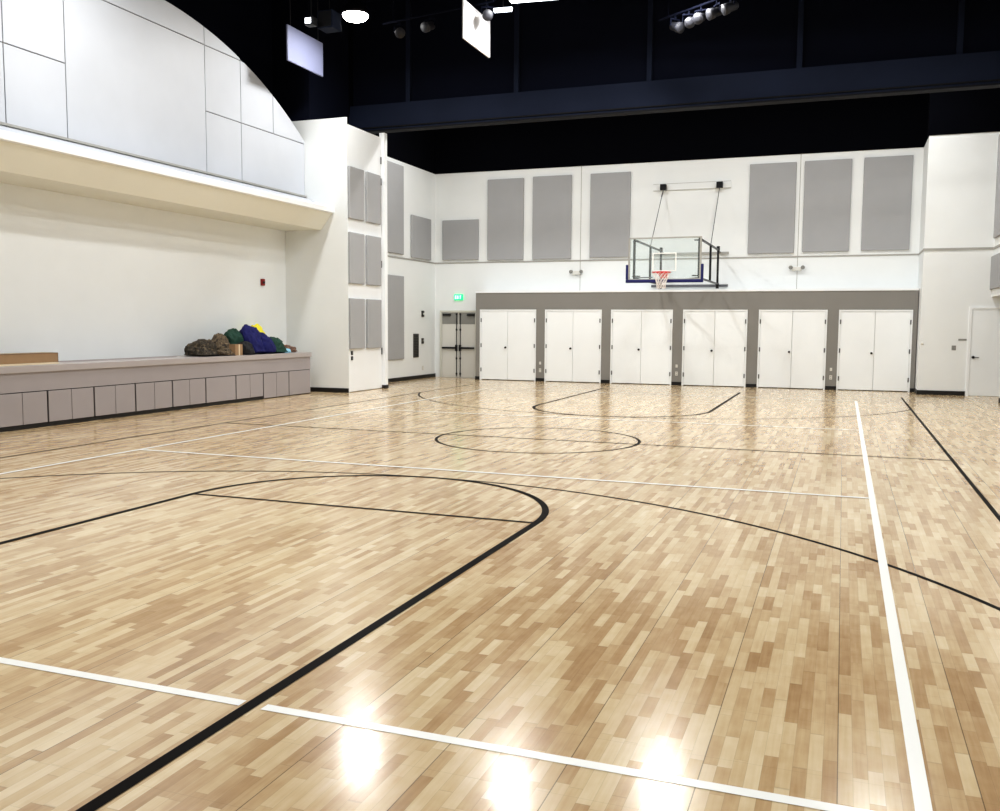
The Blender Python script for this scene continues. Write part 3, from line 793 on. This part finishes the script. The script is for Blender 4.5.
# hung flat panels (parallel to the court length)
def hung(x, y0, y1, z0, z1, m, label):
    t = thing('hanging_panel', label, 'hanging panel', (x, (y0+y1)/2, z0))
    w = (y1-y0)/2
    obj('board', bx(-.02, .02, -w, w, 0, z1-z0, bev=.004), m, t)
    for yy in (-w*.8, w*.75):
        bm = bmesh.new(); tube(bm, (0, yy, z1-z0-.01), (0, yy, ZC-z0), .012, 6); obj('hanging_wire', bm, M['dimgray'], t)
hung(-7.6, 4.98, 6.48, 7.6, 8.38, M['baffle_a'], 'gray rectangular panel hanging in front of the black void beyond the arch')
hung(-3.26, 4.81, 6.31, 7.6, 8.38, M['baffle_b'], 'bright white rectangular panel hanging from the ceiling over the court')

# pipe with theatre spotlights
def pipe(a, b, z, label):
    m_ = ((a[0]+b[0])/2, (a[1]+b[1])/2)
    bm = bmesh.new(); tube(bm, (a[0], a[1], z), (b[0], b[1], z), .024, 10)
    o = tag(obj('lighting_pipe', bm, M['dark'], loc=(m_[0], m_[1], z)), label, 'pipe')
    for f in (-.4, .4):
        xx, yy = (b[0]-a[0])*f, (b[1]-a[1])*f
        bm = bmesh.new(); tube(bm, (xx, yy, 0), (xx, yy, ZC-z), .01, 6); obj('pipe_hanger', bm, M['dark'], o)
pipe((-5.7, 5.95), (-2.8, 5.38), 8.47, 'black lighting pipe over the court carrying spotlights near the white hung panel')
pipe((.3, 7.32), (2.6, 5.76), 8.33, 'black lighting pipe over the court carrying a row of five spotlights')
def spot_proto():
    t = thing('stage_spotlight', '', 'spotlight', group='gray theatre spotlights hung under the black ceiling')
    bm = bmesh.new(); lathe(bm, [(.06, 0), (.085, .03), (.09, .16), (.105, .20), (.115, .31), (.10, .315)], 18, Matrix.Translation((0, 0, -.18)) @ Matrix.Rotation(PI*.62, 4, 'X') @ Matrix.Translation((0, 0, -.12)))
    b_ = obj('lamp_body', bm, M['dimgray'], t, True)
    bm = bmesh.new(); lathe(bm, [(.098, .302), (.09, .318), (.02, .322)], 18, Matrix.Translation((0, 0, -.18)) @ Matrix.Rotation(PI*.62, 4, 'X') @ Matrix.Translation((0, 0, -.12)))
    obj('front_lens', bm, M['dimgray'], b_, True)
    bm = bmesh.new()
    for s in (-1, 1): bar(bm, (s*.125, 0, -.18), (s*.125, 0, -.03), .012, .03)
    bar(bm, (-.13, 0, -.03), (.13, 0, -.03), .012, .03); tube(bm, (0, 0, -.03), (0, 0, .043), .02, 8)
    obj('yoke', bm, M['dark'], t)
    return t
sp = spot_proto()
spots = [(-5.23, 5.857, .5, 'gray theatre spotlight beside the bright round light, far from the hung white panel'),
         (-4.42, 5.698, -.2, 'gray theatre spotlight between the round light and the white hung panel'),
         (-2.96, 5.41, .4, 'gray theatre spotlight tucked behind the edge of the white hung panel'),
         (.70, 7.049, .9, 'first theatre spotlight in the row of five, nearest the hung panels'),
         (1.02, 6.832, .3, 'second theatre spotlight in the row of five'),
         (1.30, 6.642, -.2, 'third and central theatre spotlight in the row of five'),
         (1.65, 6.404, -.9, 'fourth theatre spotlight in the row of five'),
         (1.98, 6.181, -1.1, 'fifth theatre spotlight in the row, toward the right wall')]
for i, (x, y, rz, lb) in enumerate(spots):
    if i == 0:
        sp.location = (x, y, 8.40); sp.rotation_euler = (0, 0, rz); sp['label'] = lb
    else: dup(sp, (x, y, 8.40 if i < 3 else 8.26), lb, rz)
# flood fixtures by the gray panel
t = thing('flood_light', 'small bright flood light hanging beside the gray hung panel', 'flood light', (-6.05, 3.5, 7.74))
obj('housing', bx(-.10, .10, -.10, .08, 0, .16, bev=.01), M['black_metal'], t)
obj('lens', bx(-.07, .05, -.115, -.1, .03, .13), M['lens_dim'], t)
bm = bmesh.new(); tube(bm, (0, 0, .16), (0, 0, ZC-7.72), .012, 6); obj('hanging_rod', bm, M['black_metal'], t)
t = thing('speaker_box', 'dark hanging speaker box next to the bright round light', 'speaker', (-5.86, 3.9, 7.76))
obj('cabinet', bx(-.2, .16, -.16, .2, 0, .36, bev=.02), M['beam'], t)
obj('grille', bx(-.17, .13, -.165, -.16, .03, .33), M['black_metal'], t)
bm = bmesh.new(); tube(bm, (0, 0, .36), (0, 0, ZC-7.76), .012, 6); obj('hanging_rod', bm, M['black_metal'], t)
t = thing('strip_light', 'white linear ceiling fixture beside the white hung panel', 'ceiling light', (-1.25, 3.45, 7.70), .1)
obj('housing', bx(-.50, .50, -.10, .10, .02, .10, bev=.01), M['white'], t)
obj('diffuser', bx(-.47, .47, -.09, .09, 0, .02), M['led'], t)
for xx in (-.4, .4):
    bm = bmesh.new(); tube(bm, (xx, 0, .1), (xx, 0, ZC-7.7), .008, 6); obj('hanging_wire', bm, M['black_metal'], t)
t = thing('small_strip_light', 'small white finned light bar next to the white hung panel', 'ceiling light', (-2.05, 3.9, 7.72), .1)
bm = bmesh.new(); box(bm, -.18, .18, -.03, .03, .03, .06)
for k in range(8): box(bm, -.17+k*.046, -.15+k*.046, -.03, .03, -.01, .03)
obj('housing', bm, M['led'], t)
bm = bmesh.new(); tube(bm, (0, 0, .06), (0, 0, ZC-7.72), .008, 6); obj('hanging_rod', bm, M['black_metal'], t)

# ------------------------------------------------------------------ world, camera, colour
w = bpy.data.worlds.new('World'); S.world = w; w.use_nodes = True
w.node_tree.nodes['Background'].inputs[0].default_value = (.5, .55, .7, 1)
w.node_tree.nodes['Background'].inputs[1].default_value = .02

cam = bpy.data.cameras.new('camera'); co = bpy.data.objects.new('camera', cam); C.objects.link(co)
pitch, roll, yaw = math.radians(5.05594), math.radians(.37144), math.radians(20.38348)
fw = Vector((-math.sin(yaw)*math.cos(pitch), math.cos(yaw)*math.cos(pitch), -math.sin(pitch)))
r = Vector((math.cos(yaw), math.sin(yaw), 0)); u = r.cross(fw)
r2 = r*math.cos(roll)+u*math.sin(roll); u2 = -r*math.sin(roll)+u*math.cos(roll)
co.matrix_world = Matrix(((r2.x, u2.x, -fw.x, 4.300), (r2.y, u2.y, -fw.y, -13.212), (r2.z, u2.z, -fw.z, 1.738), (0, 0, 0, 1)))
cam.sensor_width = 36; cam.sensor_fit = 'HORIZONTAL'; cam.lens = 36*.91959
cam.clip_start = .05; cam.clip_end = 200
S.camera = co
S.view_settings.view_transform = 'Standard'
S.view_settings.look = 'Medium High Contrast'
S.view_settings.exposure = 0.85
S.view_settings.gamma = 1.0
